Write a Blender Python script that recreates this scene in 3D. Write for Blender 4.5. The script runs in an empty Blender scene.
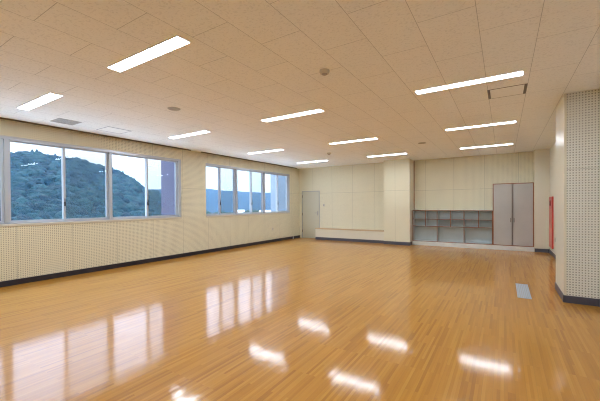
import bpy, bmesh, math, random
from mathutils import Vector, Matrix, noise
random.seed(7)
C = bpy.context.scene.collection
PI = math.pi
H = 3.15            # ceiling height
XL, XR = -7.92, 1.175
YB, YBL, YF = 12.60, 12.45, -2.3

# ---------------------------------------------------------------- materials
def mat(name, col=(.8, .8, .8), rough=.5, metal=0., spec=.5, coat=0.):
    m = bpy.data.materials.new(name); m.use_nodes = True
    b = m.node_tree.nodes['Principled BSDF']
    b.inputs['Base Color'].default_value = (*col, 1)
    b.inputs['Roughness'].default_value = rough
    b.inputs['Metallic'].default_value = metal
    b.inputs['Specular IOR Level'].default_value = spec
    b.inputs['Coat Weight'].default_value = coat
    return m
class NT:
    def __init__(s, m): s.t = m.node_tree; s.b = s.t.nodes['Principled BSDF']
    def n(s, typ, **kw):
        x = s.t.nodes.new(typ)
        for k, v in kw.items(): setattr(x, k, v)
        return x
    def l(s, a, b): s.t.links.new(a, b)
    def math(s, op, a, b=None, c=None):
        x = s.n('ShaderNodeMath', operation=op)
        for i, v in enumerate((a, b, c)):
            if v is None: continue
            if isinstance(v, (int, float)): x.inputs[i].default_value = v
            else: s.l(v, x.inputs[i])
        return x.outputs[0]
    def mix(s, f, a, b, mode='MIX'):
        x = s.n('ShaderNodeMix', data_type='RGBA', blend_type=mode)
        for i, v in ((0, f), (6, a), (7, b)):
            if isinstance(v, (int, float)): x.inputs[i].default_value = v
            elif isinstance(v, tuple): x.inputs[i].default_value = (*v, 1)
            else: s.l(v, x.inputs[i])
        return x.outputs[2]
    def noise(s, vec, scale, detail=2., out=0):
        x = s.n('ShaderNodeTexNoise'); x.inputs['Scale'].default_value = scale
        x.inputs['Detail'].default_value = detail; s.l(vec, x.inputs['Vector']); return x.outputs[out]
    def mapping(s, vec, scale=(1, 1, 1), rot=(0, 0, 0), loc=(0, 0, 0)):
        x = s.n('ShaderNodeMapping'); s.l(vec, x.inputs[0])
        x.inputs['Scale'].default_value = scale; x.inputs['Rotation'].default_value = rot; x.inputs['Location'].default_value = loc
        return x.outputs[0]
    def bump(s, h, strength, dist):
        x = s.n('ShaderNodeBump'); x.inputs['Strength'].default_value = strength; x.inputs['Distance'].default_value = dist
        s.l(h, x.inputs['Height']); return x.outputs[0]

PITCH = .951/27
def perforated(name, col, hole_col, holes=True, rad=.0076, pv_=PITCH):
    m = mat(name, col, .55, spec=.35); g = NT(m)
    tc = g.n('ShaderNodeTexCoord'); pos = tc.outputs['Object']
    geo = g.n('ShaderNodeNewGeometry')
    sp = g.n('ShaderNodeSeparateXYZ'); g.l(pos, sp.inputs[0])
    sn = g.n('ShaderNodeSeparateXYZ'); g.l(tc.outputs['Normal'], sn.inputs[0])
    ax = g.math('GREATER_THAN', g.math('ABSOLUTE', sn.outputs[0]), .5)
    # u = Y on walls facing X, X on walls facing Y
    u = g.math('ADD', g.math('MULTIPLY', sp.outputs[1], ax), g.math('MULTIPLY', sp.outputs[0], g.math('SUBTRACT', 1., ax)))
    u = g.math('SUBTRACT', u, .3975); v = g.math('SUBTRACT', sp.outputs[2], .105)
    def cell(a, p): return g.math('MULTIPLY', g.math('SUBTRACT', g.math('FRACT', g.math('DIVIDE', a, p)), .5), p)
    cu, cv = cell(u, PITCH), cell(v, pv_)
    r = g.math('SQRT', g.math('ADD', g.math('MULTIPLY', cu, cu), g.math('MULTIPLY', cv, cv)))
    hole = g.math('LESS_THAN', r, rad)
    # no holes in the margin of every board
    pu = g.math('ABSOLUTE', cell(u, .951)); pv = g.math('ABSOLUTE', cell(v, 1.902))
    inside = g.math('MULTIPLY', g.math('LESS_THAN', pu, .951/2-.012), g.math('LESS_THAN', pv, .951-.012))
    hole = g.math('MULTIPLY', hole, inside)
    seam = g.math('MAXIMUM', g.math('GREATER_THAN', pu, .951/2-.0035), g.math('GREATER_THAN', pv, .951-.0035))
    tone = g.noise(pos, 1.3, 3)
    base = g.mix(g.math('MULTIPLY', tone, .25), col, tuple(c*.9 for c in col))
    c = g.mix(seam, base, tuple(x*.55 for x in col))
    if holes: c = g.mix(hole, c, hole_col)
    g.l(c, g.b.inputs['Base Color'])
    return m

def floor_material():
    m = mat('maple_floor', (.6, .33, .1), .12, spec=.5); g = NT(m)
    tc = g.n('ShaderNodeTexCoord'); pos = tc.outputs['Object']
    rp = g.mapping(pos, rot=(0, 0, PI/2))
    def brick(w, h, off, freq, c1, c2, mort=.0):
        b = g.n('ShaderNodeTexBrick'); b.offset = off; b.offset_frequency = freq
        b.inputs['Scale'].default_value = 1; b.inputs['Brick Width'].default_value = w; b.inputs['Row Height'].default_value = h
        b.inputs['Mortar Size'].default_value = mort; b.inputs['Mortar Smooth'].default_value = .3; b.inputs['Bias'].default_value = 0
        b.inputs['Color1'].default_value = (*c1, 1); b.inputs['Color2'].default_value = (*c2, 1)
        b.inputs['Mortar'].default_value = (.5, .5, .5, 1)
        g.l(rp, b.inputs['Vector']); return b
    b1 = brick(.606, .0252, .37, 3, (0, 0, 0), (1, 1, 1))
    t1 = b1.outputs['Color']
    cr = g.n('ShaderNodeValToRGB'); g.l(t1, cr.inputs[0])
    e = cr.color_ramp.elements
    e[0].position = 0; e[0].color = FL[0]; e[1].position = 1; e[1].color = FL[3]
    x = e.new(.16); x.color = FL[1]; x = e.new(.65); x.color = FL[2]
    grain = g.noise(g.mapping(pos, scale=(55, 2.2, 1)), 1., 4)
    gr = g.math('MULTIPLY', g.math('SUBTRACT', grain, .5), 1.)
    c = g.mix(g.math('ADD', .5, gr), g.mix(1., cr.outputs[0], (.82, .78, .70), 'MULTIPLY'), cr.outputs[0])
    mb = brick(1.818, .0756, .5, 2, (0, 0, 0), (0, 0, 0), .0009)
    c = g.mix(g.math('MULTIPLY', mb.outputs['Fac'], .45), c, (.25, .12, .04))
    g.l(c, g.b.inputs['Base Color'])
    g.b.inputs['Roughness'].default_value = .5; g.b.inputs['Specular IOR Level'].default_value = .12
    g.b.inputs['Coat Weight'].default_value = .78; g.b.inputs['Coat Roughness'].default_value = .095; g.b.inputs['Coat IOR'].default_value = 1.5
    wav = g.noise(g.mapping(pos, scale=(9, .8, 1)), 1., 2)
    fine = g.noise(g.mapping(pos, scale=(30, 1.6, 1)), 1., 2)
    hh = g.math('ADD', g.math('ADD', g.math('MULTIPLY', wav, 1.0), g.math('MULTIPLY', fine, .35)), 0.)
    nb = g.bump(hh, .5, .0032)
    g.l(nb, g.b.inputs['Coat Normal'])
    return m
FL = [(.43, .185, .024, 1), (.505, .23, .028, 1), (.56, .265, .034, 1), (.60, .30, .045, 1)]

def ceiling_material():
    m = mat('rock_wool_ceiling_board', (.68, .64, .59), .9, spec=.15); g = NT(m)
    tc = g.n('ShaderNodeTexCoord'); pos = tc.outputs['Object']
    rp = g.mapping(pos, rot=(0, 0, PI/2), loc=(0, 0, 0))
    b = g.n('ShaderNodeTexBrick'); b.offset = .5; b.offset_frequency = 2
    b.inputs['Scale'].default_value = 1; b.inputs['Brick Width'].default_value = .951; b.inputs['Row Height'].default_value = .4755
    b.inputs['Mortar Size'].default_value = .0028; b.inputs['Mortar Smooth'].default_value = .1
    b.inputs['Color1'].default_value = (.93, .955, .98, 1); b.inputs['Color2'].default_value = (.91, .94, .965, 1)
    b.inputs['Mortar'].default_value = (.55, .58, .62, 1)
    g.l(g.mapping(rp, loc=(.2115, .197, 0)), b.inputs['Vector'])
    f1 = g.noise(pos, 42, 3); f2 = g.noise(g.mapping(pos, scale=(1, 2.2, 1)), 22, 4)
    k = g.n('ShaderNodeMapRange'); g.l(f1, k.inputs[0]); k.inputs[1].default_value = .56; k.inputs[2].default_value = .66
    k2 = g.n('ShaderNodeMapRange'); g.l(f2, k2.inputs[0]); k2.inputs[1].default_value = .58; k2.inputs[2].default_value = .70
    sp = g.math('MAXIMUM', k.outputs[0], k2.outputs[0])
    c = g.mix(g.math('MULTIPLY', sp, .22), b.outputs['Color'], (.45, .48, .52))
    g.l(c, g.b.inputs['Base Color'])
    g.l(g.bump(g.math('SUBTRACT', 0., sp), .3, .002), g.b.inputs['Normal'])
    return m

WALL = (.79, .75, .57)
M = {}
M['perf'] = perforated('perforated_board', WALL, (.32, .29, .22))
M['perf_back'] = perforated('fine_perforated_board', WALL, (.50, .47, .36), True, .0070)
M['perf_pillar'] = perforated('coarse_perforated_board', (.82, .82, .76), (.30, .30, .26), True, .0088, .951/25)
M['board'] = perforated('smooth_board', WALL, (.1, .1, .1), False)
M['plain'] = mat('plain_board', (.785, .755, .62), .30, spec=.5)
M['floor'] = floor_material()
M['ceil'] = ceiling_material()
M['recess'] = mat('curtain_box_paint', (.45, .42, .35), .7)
M['base'] = mat('vinyl_baseboard', (.018, .016, .026), .45)
M['base_grey'] = mat('grey_vinyl_baseboard', (.085, .085, .115), .4)
M['alu'] = mat('anodised_aluminium', (.50, .54, .60), .38, metal=.35)
M['alu_dark'] = mat('bronze_lock', (.05, .045, .045), .4, metal=.5)
M['sill'] = mat('sill_paint', (.62, .58, .48), .4)
M['door'] = mat('door_paint', (.60, .58, .46), .4)
M['steel'] = mat('brushed_steel', (.45, .43, .40), .3, metal=.9)
M['hinge'] = mat('hinge_steel', (.12, .10, .09), .5, metal=.4)
M['bench_face'] = mat('bench_face_paint', (.76, .72, .59), .4)
M['bench_top'] = mat('bench_top_wood', (.64, .46, .26), .35)
M['edge'] = mat('red_brown_edging', (.30, .115, .055), .4)
M['shelf_in'] = mat('grey_laminate', (.54, .60, .61), .5)
M['cab_door'] = mat('warm_grey_laminate', (.50, .49, .47), .4)
M['plinth'] = mat('pale_stone_plinth', (.76, .77, .75), .35)
M['red'] = mat('red_enamel', (.62, .07, .06), .35)
M['pink'] = mat('faded_red_enamel', (.72, .22, .17), .45)
M['dark_red'] = mat('lamp_glass_dark_red', (.22, .01, .02), .2)
M['white_plastic'] = mat('white_plastic', (.60, .58, .52), .4)
M['grey_plastic'] = mat('grey_plastic', (.36, .34, .32), .5)
M['light_body'] = mat('white_enamel', (.8, .8, .8), .4)
M['vent_dark'] = mat('dark_vent', (.16, .155, .17), .6)
M['vent_grey'] = mat('grey_vent_face', (.42, .42, .42), .6)
M['grille'] = mat('grey_metal_grille', (.46, .52, .60), .4, metal=.2)
M['handle'] = mat('dark_steel', (.16, .14, .13), .4, metal=.6)
M['gap_shade'] = mat('brown_grey_gap_shade', (.17, .13, .11), .5)
M['rubber'] = mat('black_gap', (.03, .03, .03), .8)

def wood_grain(m, sc):
    g = NT(m); tc = g.n('ShaderNodeTexCoord'); c = tuple(g.b.inputs['Base Color'].default_value)[:3]
    nz = g.noise(g.mapping(tc.outputs['Object'], scale=sc), 1., 3)
    g.l(g.mix(nz, tuple(x*.8 for x in c), tuple(min(1, x*1.2) for x in c)), g.b.inputs['Base Color'])
wood_grain(M['bench_top'], (1.5, 40, 40)); wood_grain(M['edge'], (6, 6, 6))
wood_grain(M['plinth'], (4, 4, 12)); wood_grain(M['shelf_in'], (2, 2, 2)); wood_grain(M['cab_door'], (1.2, 1.2, 1.2))

def emit(name, col, s):
    m = bpy.data.materials.new(name); m.use_nodes = True; t = m.node_tree; t.nodes.clear()
    e = t.nodes.new('ShaderNodeEmission'); o = t.nodes.new('ShaderNodeOutputMaterial')
    e.inputs[0].default_value = (*col, 1); e.inputs[1].default_value = s; t.links.new(e.outputs[0], o.inputs[0]); return m
M['lamp'] = emit('lit_diffuser', (.86, .97, 1.10), 36.)

def glass(name, tint, refl):
    m = bpy.data.materials.new(name); m.use_nodes = True; t = m.node_tree; t.nodes.clear()
    o = t.nodes.new('ShaderNodeOutputMaterial'); mx = t.nodes.new('ShaderNodeMixShader')
    tr = t.nodes.new('ShaderNodeBsdfTransparent'); gl = t.nodes.new('ShaderNodeBsdfGlossy'); fr = t.nodes.new('ShaderNodeFresnel')
    tr.inputs[0].default_value = (*tint, 1); gl.inputs['Roughness'].default_value = .0; fr.inputs[0].default_value = refl
    ge = t.nodes.new('ShaderNodeNewGeometry'); sb = t.nodes.new('ShaderNodeMath'); sb.operation = 'MULTIPLY_ADD'; sb.inputs[1].default_value = -1; sb.inputs[2].default_value = 1
    mu = t.nodes.new('ShaderNodeMath'); mu.operation = 'MULTIPLY'; t.links.new(ge.outputs['Backfacing'], sb.inputs[0]); t.links.new(sb.outputs[0], mu.inputs[0]); t.links.new(fr.outputs[0], mu.inputs[1])
    t.links.new(mu.outputs[0], mx.inputs[0]); t.links.new(tr.outputs[0], mx.inputs[1]); t.links.new(gl.outputs[0], mx.inputs[2]); t.links.new(mx.outputs[0], o.inputs[0])
    return m
M['glass'] = glass('window_glass', (.95, .98, .98), 1.3)
def mesh_screen():
    m = bpy.data.materials.new('insect_mesh'); m.use_nodes = True; t = m.node_tree; t.nodes.clear()
    o = t.nodes.new('ShaderNodeOutputMaterial'); mx = t.nodes.new('ShaderNodeMixShader'); mx.inputs[0].default_value = .16
    tr = t.nodes.new('ShaderNodeBsdfTransparent'); d = t.nodes.new('ShaderNodeBsdfDiffuse'); d.inputs[0].default_value = (.12, .19, .24, 1)
    t.links.new(tr.outputs[0], mx.inputs[1]); t.links.new(d.outputs[0], mx.inputs[2]); t.links.new(mx.outputs[0], o.inputs[0]); return m
M['screen'] = mesh_screen()

# ---------------------------------------------------------------- helpers
def bx(bm, x0, x1, y0, y1, z0, z1, mi=0, bev=0.):
    vs = [bm.verts.new(p) for p in ((x0, y0, z0), (x1, y0, z0), (x1, y1, z0), (x0, y1, z0), (x0, y0, z1), (x1, y0, z1), (x1, y1, z1), (x0, y1, z1))]
    fs = [bm.faces.new([vs[i] for i in q]) for q in ((3, 2, 1, 0), (4, 5, 6, 7), (0, 1, 5, 4), (1, 2, 6, 5), (2, 3, 7, 6), (3, 0, 4, 7))]
    for f in fs: f.material_index = mi
    if bev:
        es = list({e for f in fs for e in f.edges})
        bmesh.ops.bevel(bm, geom=es, offset=bev, segments=2, affect='EDGES', profile=.5)
def cyl(bm, c, r0, r1, z0, z1, n=24, axis='Z', mi=0):
    ring = []
    for r, z in ((r0, z0), (r1, z1)):
        q = []
        for i in range(n):
            a = 2*PI*i/n; p = (r*math.cos(a), r*math.sin(a), z)
            if axis == 'Y': p = (p[0], z, p[1])
            if axis == 'X': p = (z, p[0], p[1])
            q.append(bm.verts.new((c[0]+p[0], c[1]+p[1], c[2]+p[2])))
        ring.append(q)
    fs = [bm.faces.new((ring[0][i], ring[0][(i+1) % n], ring[1][(i+1) % n], ring[1][i])) for i in range(n)]
    fs.append(bm.faces.new(ring[0][::-1])); fs.append(bm.faces.new(ring[1]))
    for f in fs: f.material_index = mi
def obj(name, bm, mats, parent=None, smooth=False):
    bmesh.ops.recalc_face_normals(bm, faces=bm.faces)
    me = bpy.data.meshes.new(name); bm.to_mesh(me); bm.free()
    for m in (mats if isinstance(mats, (list, tuple)) else [mats]): me.materials.append(m)
    if smooth:
        for p in me.polygons: p.use_smooth = True
    o = bpy.data.objects.new(name, me); C.objects.link(o)
    if parent: o.parent = parent
    return o
def boxes(name, lst, mats, parent=None, bev=0.):
    bm = bmesh.new()
    for b in lst: bx(bm, *b, bev=bev)
    return obj(name, bm, mats, parent)
def struct(name, lst, mats, bev=0.):
    o = boxes(name, lst, mats, None, bev); o['kind'] = 'structure'; return o
def empty(name, loc=(0, 0, 0), label=None, cat=None, group=None, kind=None):
    o = bpy.data.objects.new(name, None); C.objects.link(o); o.location = loc; o.empty_display_size = .1
    tag(o, label, cat, group, kind); return o
def tag(o, label=None, cat=None, group=None, kind=None):
    for k, v in (('label', label), ('category', cat), ('group', group), ('kind', kind)):
        if v: o[k] = v
    return o
def copy_tree(o, parent=None):
    c = o.copy(); C.objects.link(c)
    if parent: c.parent = parent
    for ch in list(o.children): copy_tree(ch, c)
    return c

# ---------------------------------------------------------------- room shell
T = .22
struct('floor', [(XL-T, XR+T, YF-T, YB+T+.2, -.15, 0)], M['floor'])
# ceiling with the two curtain-box slots open along the window wall
CE = -7.815
struct('ceiling', [(CE, XR+T, YF-T, YB+T+.2, H, H+.22), (XL-T, CE, YF-T, -.2, H, H+.22), (XL-T, CE, 6.34, 6.72, H, H+.22), (XL-T, CE, 12.12, YB+T+.2, H, H+.22)], M['ceil'])
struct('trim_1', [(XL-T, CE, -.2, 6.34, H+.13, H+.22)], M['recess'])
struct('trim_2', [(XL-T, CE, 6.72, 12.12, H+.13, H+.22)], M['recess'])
M['recess_shade'] = mat('brown_recess_shade', (.15, .12, .085), .5)  # dark strips added in the slots to draw the recess shadow line
struct('trim_10', [(-7.86, -7.822, -.2, 6.33, H-.024, H+.129)], M['recess_shade'])
struct('trim_11', [(-7.86, -7.822, 6.73, 12.11, H-.024, H+.129)], M['recess_shade'])
Z0, Z1 = 1.14, 2.84
WA = (.26, 6.05); WB = (6.96, 11.66)
struct('wall_left', [(XL-T, XL, YF-T, YB+T, 0, Z0), (XL-T, XL, YF-T, YB+T, Z1, H+.13), (XL-T, XL, YF-T, WA[0], Z0, Z1), (XL-T, XL, WA[1], WB[0], Z0, Z1), (XL-T, XL, WB[1], YB+T, Z0, Z1)], M['perf'])
CX0, CX1, CY = -3.83, -2.885, 11.95
DX0, DX1, DZ = -7.79, -6.87, 2.12
struct('wall_back', [(XL, DX0, YBL, YB+T, 0, H), (DX1, CX0, YBL, YB+T, 0, H), (DX0, DX1, YBL, YB+T, DZ, H), (DX0, DX1, YBL+.12, YB+T, 0, DZ), (CX0, CX1, CY, YB+T, 0, H, 1),
                     (CX1, .79, YB, YB+T, 0, H), (.79, XR+T, 12.27, YB+T, 0, H)], [M['perf_back'], M['board']])
struct('wall_front', [(XL, XR+T, YF-T, YF, 0, H)], M['perf'])
PX, PY0, PY1 = .775, 6.24, 7.18
struct('wall_right', [(XR, XR+T, YF, YB+T, 0, H), (PX, XR, PY0, PY1, 0, H)], M['perf_pillar'])
# smooth side panel and corner bead of the pillar
bm = bmesh.new(); bx(bm, PX-.006, PX, PY0-.004, PY1+.004, .10, H-.002); bx(bm, PX-.012, PX+.022, PY0-.010, PY0+.01, .10, H-.002, 0, .004)
o = obj('trim_3', bm, M['plain']); o['kind'] = 'structure'
struct('trim_4', [(.80, XR-.004, 12.262, 12.27, .10, H-.002)], M['plain'])
struct('trim_7', [(XR-.006, XR, PY1+.01, 12.26, .10, H-.002)], M['plain'])
# column side by the shelves
struct('trim_5', [(CX1, CX1+.006, CY+.004, YB-.002, .10, H-.002)], M['plain'])
struct('trim_6', [(CX1+.006, CX1+.03, YB-.012, YB, 1.30, H-.002)], M['edge'])
b = .012
struct('baseboard_left', [(XL, XL+b, YF, YBL, 0, .108)], M['base'], .003)
struct('baseboard_back', [(DX1+.05, CX0, YBL-b, YBL, 0, .108), (CX0-b, CX1+b, CY-b, CY, 0, .12), (CX0-b, CX0, CY, YBL-b, 0, .12), (CX1, CX1+b, CY, 12.25, 0, .12), (.80, XR-.02, 12.27-b-.008, 12.262, 0, .108)], M['base_grey'])
struct('baseboard_right', [(XR-b-.006, XR-.006, PY1+.02, 12.25, 0, .108), (PX-b-.006, PX-.006, PY0-b, PY1+b, 0, .108), (PX-b-.006, XR-.004, PY0-b, PY0, 0, .108), (PX-b, XR, PY1+.005, PY1+b, 0, .108), (XR-b, XR, YF, PY0-b-.002, 0, .108)], M['base_grey'])

# ---------------------------------------------------------------- windows
def window(i, y0, y1, meet, first, last):
    w = empty('window_%d' % i, (XL, (y0+y1)/2, Z0), kind='structure')
    def P(name, lst, m, par=w, bev=0.):
        o = boxes(name, lst, m, par, bev)
        o.matrix_parent_inverse = Matrix.Translation(-Vector(w.location))   # meshes are in world coordinates
        return o
    jl = .018 if first else .035; jr = .09 if last else .035
    fx0, fx1 = XL-.165, XL-.012
    P('window_frame', [(fx0, fx1, y0, y0+jl, Z0+.04, Z1-.05), (fx0, fx1, y1-jr, y1, Z0+.04, Z1-.05), (fx0, fx1, y0, y1, Z0+.03, Z0+.06), (fx0, fx1, y0, y1, Z1-.06, Z1)], M['alu'])
    P('window_sill', [(fx0, XL+.018, y0, y1, Z0-.015, Z0+.03)], M['sill'], w, .004)
    zz0, zz1 = Z0+.06, Z1-.06
    # outer (near) sash and inner (far) sash
    for k, (a, c, sx) in enumerate(((y0+jl, meet+.035, XL-.115), (meet-.005, y1-jr, XL-.075))):
        s = .042
        sh = P('sash', [(sx-.016, sx+.016, a, a+s, zz0, zz1), (sx-.016, sx+.016, c-s, c, zz0, zz1), (sx-.016, sx+.016, a+s, c-s, zz0, zz0+.035), (sx-.016, sx+.016, a+s, c-s, zz1-.03, zz1)], M['alu'])
        g = boxes('glass_pane', [(sx-.003, sx+.003, a+s-.004, c-s+.004, zz0+.03, zz1-.026)], M['glass'], sh)
        if k == 1:
            bm = bmesh.new(); bx(bm, sx+.017, sx+.045, a+.004, a+.034, 1.51, 1.60, 0, .004); bx(bm, sx+.028, sx+.042, a+.012, a+.026, 1.59, 1.67, 0, .003)
            tag(obj('crescent_lock', bm, M['alu_dark'], sh), 'dark crescent lock on the meeting stile')
    P('insect_screen', [(XL-.150, XL-.148, meet, y1-jr, zz0+.02, zz1-.02)], M['screen'])
    P('screen_frame', [(XL-.155, XL-.143, meet+.0, meet+.022, zz0, zz1), (XL-.155, XL-.143, y1-jr-.022, y1-jr, zz0, zz1), (XL-.155, XL-.143, meet, y1-jr, zz0, zz0+.02), (XL-.155, XL-.143, meet, y1-jr, zz1-.02, zz1)], M['alu'])
    return w
# window openings hold three sliding windows each
ws = [(WA[0], 2.17, 1.20), (2.17, 4.07, 3.115), (4.07, WA[1], 5.02), (WB[0], 8.365, 7.61), (8.365, 9.92, 9.19), (9.92, WB[1], 10.83)]
for i, (a, c, mt) in enumerate(ws):
    window(i+1, a, c, mt, i in (0, 3), i in (2, 5))

# ---------------------------------------------------------------- door
d = empty('door_1', ((DX0+DX1)/2, YBL, 0), kind='structure')
def D(name, bm_or_list, m, par=d):
    o = boxes(name, bm_or_list, m, par) if isinstance(bm_or_list, list) else obj(name, bm_or_list, m, par)
    if par is d: o.matrix_parent_inverse = Matrix.Translation(-Vector(d.location))
    return o
fw = .028
D('door_frame', [(DX0, DX0+fw, YBL-.012, YBL+.118, 0, DZ), (DX1-fw, DX1, YBL-.012, YBL+.118, 0, DZ), (DX0+fw, DX1-fw, YBL-.012, YBL+.118, DZ-fw, DZ)], M['vent_grey'])
leaf = D('door_leaf', [(DX0+fw+.004, DX1-fw-.004, YBL+.006, YBL+.046, .008, DZ-fw-.004)], M['door'])
for z in (.32, 1.08, 1.88):
    bm = bmesh.new(); cyl(bm, (DX0+fw, YBL-.012, z), .013, .013, -.055, .055, 12); D('hinge', bm, M['hinge'])
bm = bmesh.new(); bx(bm, DX1-fw-.10, DX1-fw-.05, YBL-.002, YBL+.006, 1.03, 1.22, 0, .002); cyl(bm, (DX1-fw-.075, YBL-.002, 1.14), .012, .012, -.045, 0, 12, 'Y')
bx(bm, DX1-fw-.19, DX1-fw-.062, YBL-.058, YBL-.04, 1.13, 1.15, 0, .004); D('door_handle', bm, M['steel'], leaf)

bm = bmesh.new(); bx(bm, -.035, .035, -.008, 0, -.06, .06, 0, .002); s = empty('light_switch', (-6.655, YBL, 1.48), 'grey wall switch plate beside the door in the far left corner', 'light switch')
obj('switch_plate', bm, M['white_plastic'], s)
bm = bmesh.new(); bx(bm, -.018, .018, -.014, -.008, -.035, .035, 0, .002); obj('rocker', bm, M['grey_plastic'], s)
def outlet(loc, rz, label):
    s = empty('wall_outlet', loc, label, 'outlet'); s.rotation_euler.z = rz
    bm = bmesh.new(); bx(bm, -.035, .035, -.008, 0, -.06, .06, 0, .002); obj('cover_plate', bm, M['white_plastic'], s)
    for z in (-.022, .022):
        bm = bmesh.new(); bx(bm, -.012, .012, -.0105, -.008, z-.010, z+.010); obj('socket', bm, M['grey_plastic'], s)
outlet((XL, 10.40, .53), PI/2, 'pale outlet plate low on the window wall under the far window')
outlet((XR-.006, 11.0, .51), -PI/2, 'pale outlet plate on the right wall below the red cabinet')
s = empty('door_stop', (XL+.07, 11.80, 0), 'small white door stop standing at the black baseboard near the corner door', 'door stop')
bm = bmesh.new(); cyl(bm, (0, 0, 0), .028, .028, 0, .008, 16); cyl(bm, (0, 0, 0), .012, .012, .008, .09, 12); obj('post', bm, M['light_body'], s)
bm = bmesh.new(); cyl(bm, (0, 0, 0), .02, .02, .09, .11, 16); obj('bumper', bm, M['white_plastic'], s)

# ---------------------------------------------------------------- bench along the back wall
bx0, bx1, by = -6.91, CX0-.013, 12.13
s = empty('wall_bench', ((bx0+bx1)/2, YBL, 0), 'long low cream bench with a tan wooden top along the back wall beside the door', 'bench')
def B(name, lst, m, base, bev=0., label=None):
    o = boxes(name, [(a-base[0], c-base[0], d_-base[1], e-base[1], f, g) for a, c, d_, e, f, g in lst], m, None, bev); 
    if label: o['label'] = label
    return o
bb = ((bx0+bx1)/2, YBL)
for nm, l, m, bv in (('bench_body', [(bx0, bx1, by, YBL-.014, .11, .455)], M['bench_face'], 0), ('bench_top', [(bx0-.01, bx1, by-.015, YBL-.002, .455, .487)], M['bench_top'], .004), ('kick_board', [(bx0+.005, bx1, by-.008, YBL-.014, 0, .11)], M['base_grey'], 0)):
    B(nm, l, m, bb, bv).parent = s

# ---------------------------------------------------------------- plinth, cubby shelves and cupboard
FY = 12.30
o = boxes('plinth', [(-2.865, .788, FY-.025, YB-.001, 0, .14)], M['plinth'], None, .004)
tag(o, 'long pale stone plinth on the floor under the cubby shelves and the cupboard', 'plinth')
SX0, SX1 = -2.865, -.312
bs = ((SX0+SX1)/2, YB)
sh = empty('cubby_shelf', (bs[0], bs[1], .14), 'low grey shelving with brown edges, two rows of small cubbies over three wide bays', 'shelf unit')
def S(name, l, m, z=.14, par=sh, bev=0.):
    o = boxes(name, [(a-bs[0], c-bs[0], d_-bs[1], e-bs[1], f-z, g-z) for a, c, d_, e, f, g in l], m, par, bev); return o
th = .022
S('back_panel', [(SX0+th, SX1-th, YB-.012, YB-.002, .142, 1.27)], M['shelf_in'])
def board(name, x0, x1, z0, z1):
    p = S(name, [(x0, x1, FY+.014, YB-.012, z0, z1)], M['shelf_in'])
    S('edging', [(x0, x1, FY, FY+.013, z0, z1)], M['edge'], par=p)
board('top_board', SX0, SX1, 1.255, 1.277)
board('side_panel', SX0, SX0+th, .142, 1.254); board('side_panel', SX1-th, SX1, .142, 1.254)
board('bottom_board', SX0+th+.001, SX1-th-.001, .142, .160)
xs = [-2.405, -2.015, -1.583, -1.157, -.722]
board('shelf_board', SX0+th+.001, SX1-th-.001, .945, .963)
board('shelf_board', SX0+th+.001, SX1-th-.001, .688, .708)
for i, x in enumerate(xs):
    board('divider', x-th/2, x+th/2, .964, 1.254); board('divider', x-th/2, x+th/2, .709, .944)
    if i in (1, 3): board('divider', x-th/2, x+th/2, .161, .687)
KX0, KX1, KZ = -.310, .786, 2.15
cb = empty('cupboard', ((KX0+KX1)/2, YB, .14), 'tall two-door cupboard with pale grey doors and thin brown frame beside the cubby shelves', 'cupboard')
bs = ((KX0+KX1)/2, YB)
def K(name, l, m, par=cb, bev=0.):
    return S(name, l, m, .14, par, bev)
K('carcass', [(KX0, KX0+.02, FY+.022, YB-.002, .142, KZ), (KX1-.02, KX1, FY+.022, YB-.002, .142, KZ), (KX0+.02, KX1-.02, FY+.022, YB-.002, KZ-.02, KZ), (KX0+.02, KX1-.02, FY+.022, YB-.002, .142, .162), (KX0+.02, KX1-.02, YB-.012, YB-.002, .162, KZ-.02)], M['cab_door'])
K('door_surround', [(KX0, KX0+.024, FY-.006, FY+.021, .142, KZ), (KX1-.024, KX1, FY-.006, FY+.021, .142, KZ), (KX0+.024, KX1-.024, FY-.006, FY+.021, KZ-.024, KZ), (KX0+.024, KX1-.024, FY-.006, FY+.021, .142, .162)], M['edge'])
mx = (KX0+KX1)/2-.01
for a, c, hx in ((KX0+.027, mx-.005, mx-.045), (mx+.005, KX1-.027, mx+.045)):
    dr = K('door', [(a, c, FY-.002, FY+.018, .165, KZ-.027)], M['cab_door'])
    bm = bmesh.new()
    q = (bs[0], bs[1])
    bx(bm, hx-q[0]-.009, hx-q[0]+.009, FY-.032-q[1], FY-.022-q[1], .90, 1.04, 0, .003)
    for z in (.915, 1.025): cyl(bm, (hx-q[0], FY-q[1], z-.14+.0), .004, .004, -.024, -.002, 8, 'Y')
    for v in bm.verts:
        if v.co.z > .89: v.co.z -= .14
    obj('handle', bm, M['handle'], dr)
    e0, e1 = (c-.012, c) if hx < mx else (a, a+.012)
    K('gap_shade_strip', [(e0, e1, FY-.0035, FY-.0022, .165, KZ-.027)], M['gap_shade'], dr)  # dark strip standing in for the shaded gap where the doors meet

# ---------------------------------------------------------------- fire hydrant cabinet on the right wall
y0, y1, z0, z1 = 11.36, 12.05, .22, 1.69
s = empty('hydrant_cabinet', (XR-.006, (y0+y1)/2, z0), 'tall narrow red fire hydrant cabinet on the right wall near the far corner', 'fire cabinet')
def HY(name, l, m, par=s, bev=.003):
    return boxes(name, [(a, c, d_-(y0+y1)/2, e-(y0+y1)/2, f-z0, g-z0) for a, c, d_, e, f, g in l], m, par, bev)
HY('case', [(-.034, 0, y0, y1, z0, z1)], M['red'])
HY('upper_panel', [(-.040, -.034, y0+.02, y1-.02, 1.36, z1-.02)], M['red'])
dr = HY('door', [(-.040, -.034, y0+.02, y1-.02, z0+.02, 1.34)], M['pink'])
HY('pull', [(-.052, -.040, y0+.06, y0+.09, .8, .92)], M['steel'], dr)
bm = bmesh.new(); cyl(bm, (-.040, 0, 1.50-z0), .09, .06, 0, -.018, 20, 'X'); obj('indicator_lamp', bm, M['dark_red'], s)

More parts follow.
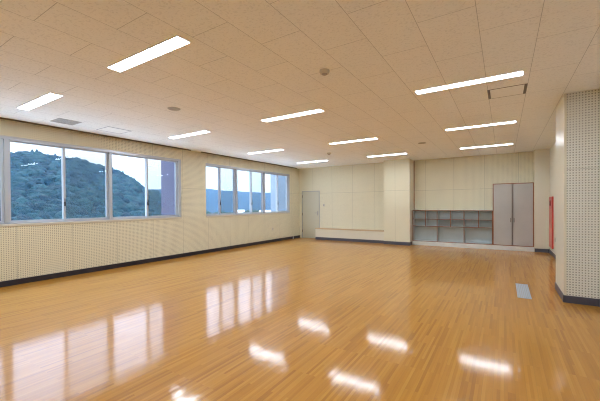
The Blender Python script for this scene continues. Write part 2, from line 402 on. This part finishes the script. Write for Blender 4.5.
# ---------------------------------------------------------------- floor grille
s = empty('floor_grille', (.275, 6.70, 0), 'grey metal slatted grille set in the wooden floor near the pillar', 'floor vent')
w, l = .092, .53
boxes('frame', [(-w, -w+.014, -l, l, .0005, .006), (w-.014, w, -l, l, .0005, .006), (-w+.014, w-.014, -l, -l+.014, .0005, .006), (-w+.014, w-.014, l-.014, l, .0005, .006)], M['grille'], s)
boxes('slats', [(x-.008, x+.008, -l+.014, l-.014, .001, .005) for x in (-.064, -.038, -.0128, .0128, .038, .064)], M['grille'], s)
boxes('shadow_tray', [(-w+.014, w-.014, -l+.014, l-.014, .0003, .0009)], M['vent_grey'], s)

# ---------------------------------------------------------------- ceiling fittings
LW, LD = .6456, .074
def make_light():
    r = empty('ceiling_light', (0, 0, H), 'x', 'ceiling light', 'flush fluorescent ceiling lights')
    boxes('housing', [(-LW-.008, LW+.008, -LD-.008, -LD, -.010, 0), (-LW-.008, LW+.008, LD, LD+.008, -.010, 0), (-LW-.008, -LW, -LD, LD, -.010, 0), (LW, LW+.008, -LD, LD, -.010, 0)], M['light_body'], r)
    boxes('diffuser', [(-LW, LW, -LD, LD, -.009, -.001)], M['lamp'], r)
    return r
col = ['right', 'middle', 'window-side']; row = ['nearest', 'second', 'third', 'farthest']
LL = {(0, 0): 'lit bar of the right column just above the picture, its nearest light',
      (1, 0): 'largest lit bar in view, bright at the upper left of the ceiling',
      (2, 0): 'short lit bar nearest the first window at the left edge',
      (0, 1): 'long lit bar beside the square ceiling hatch',
      (1, 1): 'lit bar near the ceiling centre, middle column, beyond the smoke detector',
      (2, 1): 'lit bar above the wall pier between the two windows',
      (0, 2): 'lit bar directly beyond the one beside the square hatch',
      (1, 2): 'third lit bar of the middle column, left of the protruding back column',
      (2, 2): 'lit bar above the near end of the far window',
      (0, 3): 'farthest lit bar of the right column, above the cubby shelves and cupboard',
      (1, 3): 'farthest lit bar of the middle column, just before the protruding back column',
      (2, 3): 'farthest lit bar by the windows, in front of the corner door',
      (0, -1): 'lit bar behind the camera near the right wall', (1, -1): 'lit bar behind the camera in the middle of the room', (2, -1): 'lit bar behind the camera near the window wall'}
proto = make_light(); used = False
for i in range(3):
    for j in range(-1, 4):
        o = proto if not used else copy_tree(proto); used = True
        o.location = (-.443-i*2.874, 2.087+j*2.854, H); o['label'] = LL[(i, j)]

def disc(name, loc, prof, m, label, cat, inner=None):
    r = empty(name, loc, label, cat)
    bm = bmesh.new()
    for (r0, z0), (r1, z1) in zip(prof[:-1], prof[1:]): cyl(bm, (0, 0, 0), r0, r1, z0, z1, 28)
    obj('body', bm, m, r)
    bm = bmesh.new(); cyl(bm, (0, 0, 0), *inner, 24); obj('cover', bm, M['grey_plastic'], r)
disc('smoke_detector', (-1.862, 3.517, H), [(.062, 0), (.062, -.02), (.050, -.042)], M['white_plastic'], 'round grey smoke detector on the ceiling right of the largest light', 'smoke detector', (.034, .030, -.042, -.052))
disc('smoke_detector', (-4.715, 9.181, H), [(.062, 0), (.062, -.02), (.050, -.042)], M['white_plastic'], 'small round smoke detector before the farthest window-side light', 'smoke detector', (.034, .030, -.042, -.052))
disc('ceiling_speaker', (-4.739, 3.488, H), [(.105, 0), (.10, -.006)], M['vent_grey'], 'flat round grey ceiling speaker above the first window', 'ceiling speaker', (.085, .08, -.006, -.009))
disc('ceiling_speaker', (-1.868, 9.117, H), [(.105, 0), (.10, -.006)], M['vent_grey'], 'flat round ceiling speaker near the far end, left of the right light column', 'ceiling speaker', (.085, .08, -.006, -.009))
def hatch(loc, w, d_, bar, line, m, label, fill=None, cat='ceiling hatch', name='ceiling_hatch'):
    r = empty(name, loc, label, cat)
    z = -.004
    boxes('frame', [(-w, w, -d_, -d_+line, z, 0), (-w, w, d_-line, d_, z, 0), (-w, -w+bar, -d_+line, d_-line, z, 0), (w-bar, w, -d_+line, d_-line, z, 0)], m, r)
    boxes('panel', [(-w+bar, w-bar, -d_+line, d_-line, -.003, 0)], fill or M['ceil_plain'], r)
M['ceil_plain'] = mat('ceiling_panel_paint', (.92, .945, .97), .8)
hatch((.036, 5.66, H), .24, .235, .034, .010, M['vent_dark'], 'square ceiling hatch with dark slots at both ends beside a lit bar')
hatch((-7.16, 3.76, H), .245, .25, .012, .010, mat('blue_grey_trim', (.22, .24, .34), .5), 'thin blue-outlined square hatch in the ceiling over the first window')
r = empty('air_vent', (-7.19, 2.86, H), 'square grey air vent in the ceiling above the first window', 'air vent')
boxes('frame', [(-.2, .2, -.19, -.165, -.008, 0), (-.2, .2, .165, .19, -.008, 0), (-.2, -.175, -.165, .165, -.008, 0), (.175, .2, -.165, .165, -.008, 0)], M['vent_grey'], r)
boxes('louvres', [(-.175, .175, -.155+k*.034, -.135+k*.034, -.007, -.001) for k in range(10)] , M['vent_grey'], r)
boxes('backing', [(-.175, .175, -.165, .165, -.0012, 0)], M['vent_dark'], r)

# ---------------------------------------------------------------- outdoors
GZ = -7.5
M['ext'] = mat('lilac_grey_render', (.105, .10, .17), .8)
M['ext2'] = mat('pale_concrete', (.20, .25, .32), .8)
struct('trim_8', [(-9.12, XL-T-.01, 6.22, 6.80, GZ, 4.2)], M['ext'])
struct('trim_9', [(-9.12, XL-T-.01, 11.84, 12.5, GZ, 4.2)], M['ext2'])
M['ground'] = mat('meadow', (.06, .12, .06), .95, spec=.1)
g = NT(M['ground']); tc = g.n('ShaderNodeTexCoord')
g.l(g.mix(g.noise(tc.outputs['Object'], .05, 4), (.012, .026, .022), (.03, .045, .035)), g.b.inputs['Base Color'])
struct('terrain', [(-1000, 300, -300, 1100, GZ-2, GZ)], M['ground'])

M['bounce_slab'] = mat('pale_bounce_slab', (.66, .68, .70), .85)
struct('bounce_slab', [(-62, XL-T-1.3, -60, 60, GZ, GZ+.05)], M['bounce_slab'])  # unseen pale slab added below the sills to bounce light onto the ceiling
def crown_mat(name, c1, c2):
    m = mat(name, c1, .8, spec=.15); g = NT(m)
    geo = g.n('ShaderNodeNewGeometry'); tc = g.n('ShaderNodeTexCoord')
    f = g.math('ADD', g.math('MULTIPLY', geo.outputs['Random Per Island'], .7), g.math('MULTIPLY', g.noise(tc.outputs['Object'], .9, 3), .3))
    g.l(g.mix(f, c1, c2), g.b.inputs['Base Color'])
    g.l(g.bump(g.noise(tc.outputs['Object'], 1.6, 4), .9, .8), g.b.inputs['Normal'])
    return m
M['leaf'] = crown_mat('forest_leaves', (.001, .005, .010), (.013, .042, .042))
M['soil'] = mat('hill_soil', (.01, .022, .022), .95, spec=.05)
def lerp(t, xs):
    if t <= xs[0][0]: return xs[0][1]
    for (a, b), (c, d_) in zip(xs[:-1], xs[1:]):
        if t <= c: return b+(d_-b)*(t-a)/(c-a)
    return xs[-1][1]
def sst(t): t = max(0, min(1, t)); return t*t*(3-2*t)
RIDGE = [(-100, 20), (-82, 20), (-74, 18.8), (-72, 19.6), (-70, 18.6), (-66.7, 18.5), (-65.3, 16.6), (-63.2, 15.4), (-62, 14.4), (-60.2, 11.3), (-58.4, 7.0), (-57, 5.6), (-54, 3.2), (-50, -2), (-45, -6), (-40, GZ)]
def hill_h(x, y):
    az = math.degrees(math.atan2(x, y)); r = math.hypot(x, y)
    top = lerp(az, RIDGE)
    up = sst((r-62)/(160-62)); down = 1-sst((r-170)/120)
    n = noise.noise(Vector((x*.02, y*.02, 3.1)))*3.0 + noise.noise(Vector((x*.06, y*.06, .7)))*1.2
    k = up*down
    return GZ+(top-GZ)*k + n*k*(1-k)*3
def heightfield(name, f, azs, rs, m):
    bm = bmesh.new(); rows = []
    for r in rs:
        rows.append([bm.verts.new((r*math.sin(math.radians(a)), r*math.cos(math.radians(a)), f(r*math.sin(math.radians(a)), r*math.cos(math.radians(a)))-.3)) for a in azs])
    for p, q in zip(rows[:-1], rows[1:]):
        for i in range(len(azs)-1): bm.faces.new((p[i], p[i+1], q[i+1], q[i]))
    return obj(name, bm, m, smooth=True)
hf = heightfield('hillside', hill_h, [-100+i*1.0 for i in range(61)], [55+i*6 for i in range(40)], M['soil']); hf['kind'] = 'structure'

ico = bmesh.new(); bmesh.ops.create_icosphere(ico, subdivisions=2, radius=1.)
IV = [v.co.copy() for v in ico.verts]; IF = [[v.index for v in f.verts] for f in ico.faces]; ico.free()
ico = bmesh.new(); bmesh.ops.create_icosphere(ico, subdivisions=3, radius=1.)
IV3 = [v.co.copy() for v in ico.verts]; IF3 = [[v.index for v in f.verts] for f in ico.faces]; ico.free()
def blob(V, Fc, c, rx, ry, rz, sd, base=IV, faces=IF, amp=.34):
    o = len(V)
    for v in base:
        k = 1+amp*noise.noise(v*1.9+Vector((sd, sd*.7, -sd)))+amp*.6*noise.noise(v*4.3+Vector((sd, -sd, sd)))
        V.append((c[0]+v.x*rx*k, c[1]+v.y*ry*k, c[2]+v.z*rz*k))
    Fc.extend([[i+o for i in f] for f in faces])
def pyobj(name, V, Fc, m, parent=None, smooth=True):
    me = bpy.data.meshes.new(name); me.from_pydata(V, [], Fc); me.materials.append(m)
    if smooth:
        for p in me.polygons: p.use_smooth = True
    o = bpy.data.objects.new(name, me); C.objects.link(o)
    if parent: o.parent = parent
    return o
rnd = random.Random(11)
V, Fc = [], []
for k in range(4200):
    az = rnd.uniform(-84, -50); r = math.sqrt(rnd.uniform(74**2, 166**2))
    x, y = r*math.sin(math.radians(az)), r*math.cos(math.radians(az))
    z = hill_h(x, y)
    if z < GZ+.6: continue
    s = rnd.uniform(1.0, 2.3)
    blob(V, Fc, (x, y, z+s*.25), s, s, s*rnd.uniform(.75, 1.05), rnd.uniform(0, 90))
tag(pyobj('forest_canopy', V, Fc, M['leaf']), 'dense hazy green forest covering the hill outside the windows', 'forest', kind='stuff')

M['bark'] = mat('bark', (.06, .045, .035), .9)
def tree(name, loc, h, w, kind, label, group, seed, m=None):
    r = empty(name, loc, label, 'tree', group)
    V, Fc = [], []; rr = random.Random(seed)
    if kind == 'conifer':
        n = 6
        for i in range(n):
            t = i/(n-1); blob(V, Fc, (0, 0, h*(.35+.58*t)), w*(1-.8*t)*.75, w*(1-.8*t)*.75, h*.13, seed+i)
    else:
        for i in range(14):
            a = rr.uniform(0, 2*PI); q = rr.uniform(0, .65)*w*.75; zz = h*rr.uniform(.45, .85)
            blob(V, Fc, (q*math.cos(a), q*math.sin(a), zz), w*.42, w*.42, w*.36, seed+i)
    pyobj('crown', V, Fc, m or M['leaf'], r)
    bm = bmesh.new(); cyl(bm, (0, 0, 0), w*.09, w*.05, -1.5, h*.6, 10); obj('trunk', bm, M['bark'], r)
    return r
for i, (az, h, kd) in enumerate([(-74.6, 3.6, 'conifer'), (-72.1, 5.2, 'conifer'), (-71.6, 5.6, 'conifer'), (-70.9, 4.2, 'round'), (-69.6, 5.2, 'conifer'), (-68.6, 4.2, 'conifer'), (-67.7, 4.0, 'round'), (-66.2, 4.6, 'round'), (-62.6, 4.5, 'conifer'), (-61.2, 5.0, 'conifer'), (-60.0, 4.6, 'conifer'), (-58.9, 4.0, 'round'), (-56.5, 4.5, 'round')]):
    rr = 163; x, y = rr*math.sin(math.radians(az)), rr*math.cos(math.radians(az))
    tree('skyline_tree', (x, y, hill_h(x, y)-.4), h*.85, 2.4 if kd == 'round' else 2.1, kd, 'small pointed dark tree on the skyline of the wooded hill' if kd == 'conifer' else 'rounded dark tree rising on the skyline of the wooded hill', 'pointed skyline trees' if kd == 'conifer' else 'rounded skyline trees', 100+i*7)
# far ranges
def far_h(x, y):
    r = math.hypot(x, y); az = math.degrees(math.atan2(x, y))
    top = lerp(az, [(-100, 22), (-60, 24), (-52, 26), (-48.5, 27), (-45, 25), (-42, 24), (-39, 22.5), (-36, 24), (-20, 20)])+noise.noise(Vector((x*.008, y*.008, 0)))*3+noise.noise(Vector((x*.04, y*.04, 0)))*1.3
    return GZ+(top-GZ)*sst((r-330)/200)*(1-sst((r-545)/200))
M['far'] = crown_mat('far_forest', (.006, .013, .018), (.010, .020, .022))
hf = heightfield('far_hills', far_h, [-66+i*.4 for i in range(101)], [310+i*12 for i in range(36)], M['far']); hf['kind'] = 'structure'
# trees and buildings of the valley seen through the far window
def pol(az, r, z): return (r*math.sin(math.radians(az)), r*math.cos(math.radians(az)), z)
M['leaf2'] = crown_mat('valley_leaves', (.01, .025, .018), (.03, .05, .03))
valley = [(-48.6, 95, 7.2, 4.6, 'broad pale green tree seen in the first pane of the far window'), (-46.6, 118, 7.0, 4.4, 'green tree just right of the broad pale tree in the valley'),
          (-50.2, 88, 7.6, 4.8, 'green tree hidden partly behind the near jamb of the far window'), (-44.9, 105, 6.6, 4.2, 'dark tree left of the white house in the valley'),
          (-41.2, 125, 6.6, 4.6, 'green tree right of the white house in the valley'), (-39.8, 112, 6.2, 4.2, 'rightmost green tree of the valley before the pale pier')]
for i, (az, r_, h, w, lb) in enumerate(valley):
    tree('valley_tree', pol(az, r_, GZ), h, w, 'round', lb, 'trees in the valley', 300+i*9, M['leaf2'])
M['white_wall'] = mat('white_render', (.85, .85, .85), .7)
M['roof'] = mat('pale_roof', (.78, .80, .84), .5)
M['pane'] = mat('dark_pane', (.08, .10, .13), .2)
def house(az, r_, w, d_, h, rh, label):
    o = empty('house', pol(az, r_, GZ), label, 'building'); o.rotation_euler.z = math.radians(-az)
    boxes('walls', [(-w/2, w/2, -d_/2, d_/2, 0, h)], M['white_wall'], o)
    bm = bmesh.new(); e = .35
    p = [(-w/2-e, -d_/2-e, h), (w/2+e, -d_/2-e, h), (w/2+e, d_/2+e, h), (-w/2-e, d_/2+e, h), (-w/2-e, 0, h+rh), (w/2+e, 0, h+rh)]
    v = [bm.verts.new(q) for q in p]
    for f in ((0, 1, 5, 4), (2, 3, 4, 5), (0, 4, 3), (1, 2, 5), (3, 2, 1, 0)): bm.faces.new([v[k] for k in f])
    obj('roof', bm, M['roof'], o)
    for k in (-1, 1): boxes('window_pane', [(k*w*.25-.6, k*w*.25+.6, -d_/2-.06, -d_/2, h*.45, h*.7)], M['pane'], o)
house(-43.0, 92, 1.9, 4, 7.3, .4, 'small upright white building in the valley right of the trees')
house(-47.6, 66, 8.5, 6, 3.9, 1.2, 'low pale roofed building at the foot of the first far pane')
house(-44.2, 75, 5.0, 6, 4.0, 1.1, 'low pale roofed building left of the upright white one')
house(-41.2, 85, 7.0, 6, 4.2, 1.2, 'low pale roofed building right of the upright white one')
house(-38.6, 95, 2.6, 4, 7.0, .5, 'tall white building at the right beside the pale pier')

# haze over the valley: a real thin volume
HAZE = .0005
if HAZE:
    m = bpy.data.materials.new('valley_haze'); m.use_nodes = True; t = m.node_tree; t.nodes.clear()
    o_ = t.nodes.new('ShaderNodeOutputMaterial'); v_ = t.nodes.new('ShaderNodeVolumeScatter')
    v_.inputs['Color'].default_value = (.16, .50, 1., 1); v_.inputs['Density'].default_value = HAZE; v_.inputs['Anisotropy'].default_value = .2
    t.links.new(v_.outputs[0], o_.inputs['Volume'])
    hz = boxes('valley_haze', [(-700, -14, -60, 640, GZ-1, 60)], m); tag(hz, 'thin blue haze hanging over the valley and hill outside', 'haze', kind='stuff')

# ---------------------------------------------------------------- sky
w = bpy.data.worlds.new('sky'); bpy.context.scene.world = w; w.use_nodes = True; t = w.node_tree
bg = t.nodes['Background']; tc = t.nodes.new('ShaderNodeTexCoord'); sp = t.nodes.new('ShaderNodeSeparateXYZ')
cr = t.nodes.new('ShaderNodeValToRGB'); nz = t.nodes.new('ShaderNodeTexNoise'); nz.inputs['Scale'].default_value = 3.; nz.inputs['Detail'].default_value = 4
t.links.new(tc.outputs['Generated'], sp.inputs[0]); t.links.new(tc.outputs['Generated'], nz.inputs['Vector'])
ad = t.nodes.new('ShaderNodeMath'); ad.operation = 'MULTIPLY_ADD'; ad.inputs[1].default_value = .06
t.links.new(nz.outputs[0], ad.inputs[0]); t.links.new(sp.outputs[2], ad.inputs[2])
t.links.new(ad.outputs[0], cr.inputs[0]); t.links.new(cr.outputs[0], bg.inputs[0])
e = cr.color_ramp.elements
SK = 5.0
stops = [(0., (.19, .235, .27)), (.12, (.24, .285, .32)), (.22, (.36, .38, .42)), (.32, (.66, .73, .98)), (.60, (.56, .70, 1.0)), (.75, (1.15, 1.32, 1.55)), (1., (1.35, 1.55, 1.8))]
e[0].position = 0; e[0].color = (*stops[0][1], 1); e[1].position = 1; e[1].color = (*stops[-1][1], 1)
for p_, c_ in stops[1:-1]:
    x = e.new(p_); x.color = (*c_, 1)
bg.inputs[1].default_value = SK

# ---------------------------------------------------------------- camera
yaw, roll, pitch = math.radians(32.3917), math.radians(-.3723), math.radians(-.5201)
F0 = Vector((-math.sin(yaw), math.cos(yaw), 0)); R0 = Vector((math.cos(yaw), math.sin(yaw), 0)); U0 = Vector((0, 0, 1))
F = F0*math.cos(pitch)+U0*math.sin(pitch); U = U0*math.cos(pitch)-F0*math.sin(pitch)
R = R0*math.cos(roll)+U*math.sin(roll); U2 = U*math.cos(roll)-R0*math.sin(roll)
cd = bpy.data.cameras.new('camera'); cam = bpy.data.objects.new('camera', cd); C.objects.link(cam)
cam.matrix_world = Matrix(((R.x, U2.x, -F.x, 0), (R.y, U2.y, -F.y, 0), (R.z, U2.z, -F.z, 1.5), (0, 0, 0, 1)))
cd.sensor_width = 36; cd.lens = 321.4832/600*36; cd.shift_y = (207.7986-200.5)/600; cd.clip_end = 3000; cd.clip_start = .05
S_ = bpy.context.scene; S_.camera = cam
S_.view_settings.view_transform = 'Standard'; S_.view_settings.look = 'None'; S_.view_settings.gamma = 1; S_.view_settings.use_curve_mapping = False
S_.view_settings.exposure = 0.08
S_.cycles.use_denoising = True
S_.cycles.max_bounces = 10; S_.cycles.diffuse_bounces = 5; S_.cycles.glossy_bounces = 4; S_.cycles.transparent_max_bounces = 16; S_.cycles.volume_bounces = 1
S_.cycles.sample_clamp_indirect = 25
S_.cycles.filter_width = 1.1
